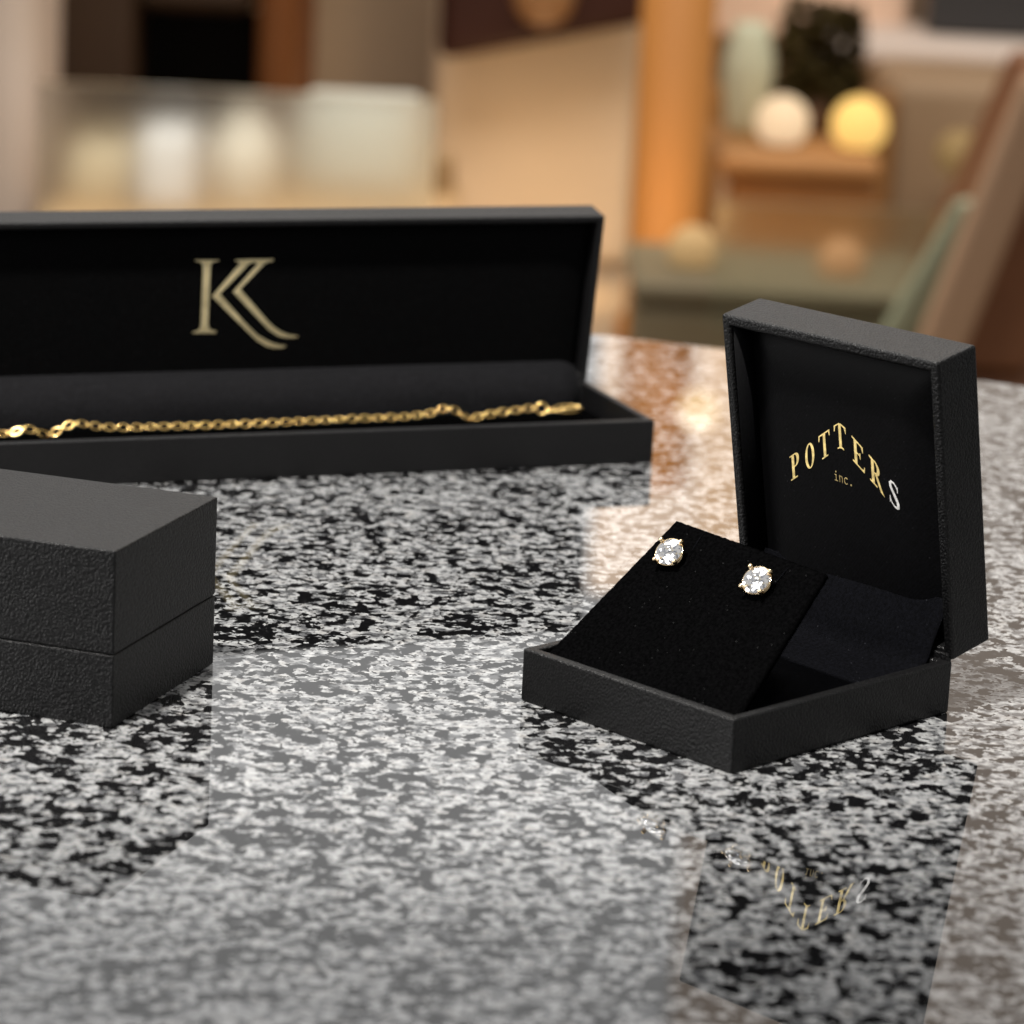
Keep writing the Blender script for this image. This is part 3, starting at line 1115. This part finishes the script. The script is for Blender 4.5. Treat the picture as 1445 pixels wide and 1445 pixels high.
globe_lamp(1104, 172, 5.62, 38, con_top, lin(236, 208, 170), 0.75, 'cream white globe lamp on the console, left of the golden one')
globe_lamp(1213, 176, 5.62, 40, con_top, lin(250, 205, 118), 0.85, 'golden yellow globe lamp on the right end of the console, brightest of all')

# pale green vase and dark plant on the console, behind the lamps
c = at(1058, 85, 5.75)
bm = bmesh.new()
h = c.z - con_top
lathe(bm, [(0, 0.001), (0.028, 0.001), (0.035, 0.02), (0.044, h * .8), (0.044, h), (0.032, h + 0.05), (0.025, h + 0.065), (0, h + 0.065)], 32)
o = link('green_vase', bm, mat('celadon glaze', lin(206, 208, 180), 0.4), None, smooth=True)
o.location = (c.x, 5.76, con_top)
tag(o, 'tall pale celadon vase on the console beside the dark plant', 'vase')
c = at(1160, 80, 5.8)
pl = tag(empty('potted_plant', (c.x, 5.83, con_top)), 'dark olive leafy plant behind the two bright globe lamps', 'plant')
bm = bmesh.new()
lathe(bm, [(0, 0.001), (0.035, 0.001), (0.042, 0.06), (0.038, 0.06), (0, 0.055)], 24)
link('pot', bm, mat('brown pot', lin(96, 66, 40), 0.6), pl, smooth=True)
bm = bmesh.new()
for i in range(520):
    a = rnd.uniform(0, 6.283)
    r = 0.075 * math.sqrt(rnd.random())
    p = Vector((r * math.cos(a), r * math.sin(a) * .7, (c.z - con_top) + rnd.uniform(-0.08, 0.09)))
    d = Vector((rnd.uniform(-1, 1), rnd.uniform(-1, 1), rnd.uniform(-.4, .8))).normalized() * 0.022
    s_ = d.cross(Vector((rnd.uniform(-1, 1), rnd.uniform(-1, 1), 1))).normalized() * 0.011
    bm.faces.new([bm.verts.new(p - d), bm.verts.new(p + s_), bm.verts.new(p + d), bm.verts.new(p - s_)])
link('foliage', bm, noisy('dark leaves', lin(52, 44, 24), lin(72, 62, 34), 20, 0.9, (1, 1, 1), 0.05), pl)
bm = bmesh.new()
for i in range(7):
    a = i * .9
    tube(bm, [Vector((0.01 * math.cos(a), 0.01 * math.sin(a), 0.05)), Vector((0.06 * math.cos(a), 0.05 * math.sin(a), c.z - con_top))], 0.004, 6)
link('stem', bm, mat('plant stem', lin(70, 60, 36), 0.7), pl)

# white shelf with a dark screen, upper right
sh = thing('white_shelf', 1300, 6.3, 'long white shelf at the upper right below the dark screen', 'shelf', z=at(1300, 78, 6.3).z)
part('board', mat('white shelf paint', lin(214, 198, 186), 0.6), sh, (1140, 62, 1560, 100, 6.3, 0.42), bevel=0.02)
M_BRK = mat('shelf bracket', lin(170, 150, 134), 0.6)
for bx_ in (1180, 1500):
    part('bracket', M_BRK, sh, (bx_, 100, bx_ + 12, 150, 6.5, 0.22))
shelf_top = at(1350, 62, 6.3).z
a, b = at(1312, 20, 6.42), at(1540, 20, 6.42)
bm = bmesh.new()
box(bm, (a.x, 6.45, shelf_top + 0.001), (b.x, 6.55, shelf_top + 0.45), lambda p: p)
tag(link('dark_screen', bm, mat('dark screen', lin(52, 50, 50), 0.4), None, bevel=0.015), 'dark grey screen standing on the white shelf at the top right corner', 'screen')
o = part('wall_panel', mat('pink cream panel', lin(232, 198, 172), 0.8), None, (930, -700, 1310, 58, 6.62, 0.05), bevel=0.02)
tag(o, 'pinkish cream panel on the back wall above the console', 'wall panel')
o = part('shaded_wall_block', noisy('shaded taupe wall', lin(152, 126, 98), lin(160, 134, 106), 4), None, (1244, 112, 1480, 420, 6.0, 0.45, D), bevel=0.04)  # stretch of wall in shade, the shade put into its taupe colour
tag(o, 'taupe wall block below the white shelf on the right, its shade painted in', 'cabinet')

# low table in front with two dim lamps
lt = thing('low_table', 1110, 4.6, 'olive grey low table with a frosted glass front, holding two dim round lamps', 'table')
part('front_glass', M_FROST2, lt, (1006, 290, 1318, 470, 4.5, 0.008), bevel=0.002)
part('tabletop', noisy('olive stone', lin(104, 94, 72), lin(116, 106, 84), 5), lt, (890, 408, 1340, 440, 4.6, 0.35), bevel=0.012)
part('pedestal', noisy('olive pedestal', lin(116, 104, 80), lin(128, 116, 92), 5), lt, (892, 440, 1338, 560, 4.604, 0.28, D), bevel=0.02)
lt_top = at(1110, 408, 4.6).z
globe_lamp(978, 353, 4.75, 36, lt_top, lin(214, 176, 122), 0.42, 'dim cream globe lamp on the olive low table, near the orange column')
globe_lamp(1187, 370, 4.75, 34, lt_top, lin(214, 158, 110), 0.36, 'dim peach globe lamp on the olive low table, above the raised lid')
globe_lamp(1354, 217, 5.9, 34, FLOOR, lin(180, 150, 100), 0.28, 'faint tan globe lamp on a tall stem in front of the taupe wall block')

# slanting glass sheet and brown lounge chair at the right


def plank(name, m, parent, p0, p1, wpx, Y, depth):
    """a leaning board between two pixels, wpx wide"""
    A, B = at(*p0, Y), at(*p1, Y)
    wv = Vector((wpx / F_PX * Y, 0, 0))
    dv = Vector((0, depth, 0))
    bm = bmesh.new()
    hexa(bm, [A, A + wv, A + wv + dv, A + dv, B, B + wv, B + wv + dv, B + dv])
    o = link(name, bm, m, None, bevel=0.012, seg=4)
    if parent is not None:
        o.parent = parent
        o.matrix_parent_inverse = Matrix.Translation(-Vector(parent.location))
    return o


def down(p0, p1, Y):
    """extend the line p0 -> p1 until it reaches the floor, in pixels"""
    k = 0
    x, y = p1
    dx, dy = p1[0] - p0[0], p1[1] - p0[1]
    while at(x, y, Y).z > FLOOR + 0.004 and k < 4000:
        x += dx * 0.002
        y += dy * 0.002
        k += 1
    return (x, y)


q = down((1340, 300), (1236, 480), 4.4)
o = plank('glass_sheet', mat('sea green glass', lin(142, 146, 120), 0.5), None, q, (1352, 282), 56, 4.4, 0.03)
tag(o, 'pale sea green glass sheet leaning beside the brown lounge chair', 'glass sheet')
chair = thing('lounge_chair', 1420, 4.1, 'brown leather lounge chair leaning back at the right edge', 'chair')
M_BEIGE = mat('beige frame', lin(164, 132, 104), 0.6)
M_BRN = noisy('brown leather', lin(104, 66, 42), lin(118, 78, 52), 8, 0.5)
q = down((1420, 180), (1300, 480), 4.1)
plank('frame', M_BEIGE, chair, q, (1448, 110), 70, 4.1, 0.05)
q2 = (q[0] + 130, q[1] - 60)
plank('backrest', M_BRN, chair, (1322, 520), (1500, 130), 130, 4.2, 0.5)
bm = bmesh.new()
a, b = at(1330, 520, 4.2), at(1750, 520, 4.2)
box(bm, (a.x, 4.2, a.z - 0.1), (b.x, 4.7, a.z))
o = link('seat', bm, M_BRN, None, bevel=0.03)
o.parent = chair
o.matrix_parent_inverse = Matrix.Translation(-Vector(chair.location))
for dx in (0.03, b.x - a.x - 0.07):
    for dy in (0.05, 0.42):
        bm = bmesh.new()
        box(bm, (a.x + dx, 4.2 + dy, FLOOR), (a.x + dx + 0.04, 4.24 + dy, a.z - 0.1))
        o = link('leg', bm, M_BEIGE, None)
        o.parent = chair
        o.matrix_parent_inverse = Matrix.Translation(-Vector(chair.location))
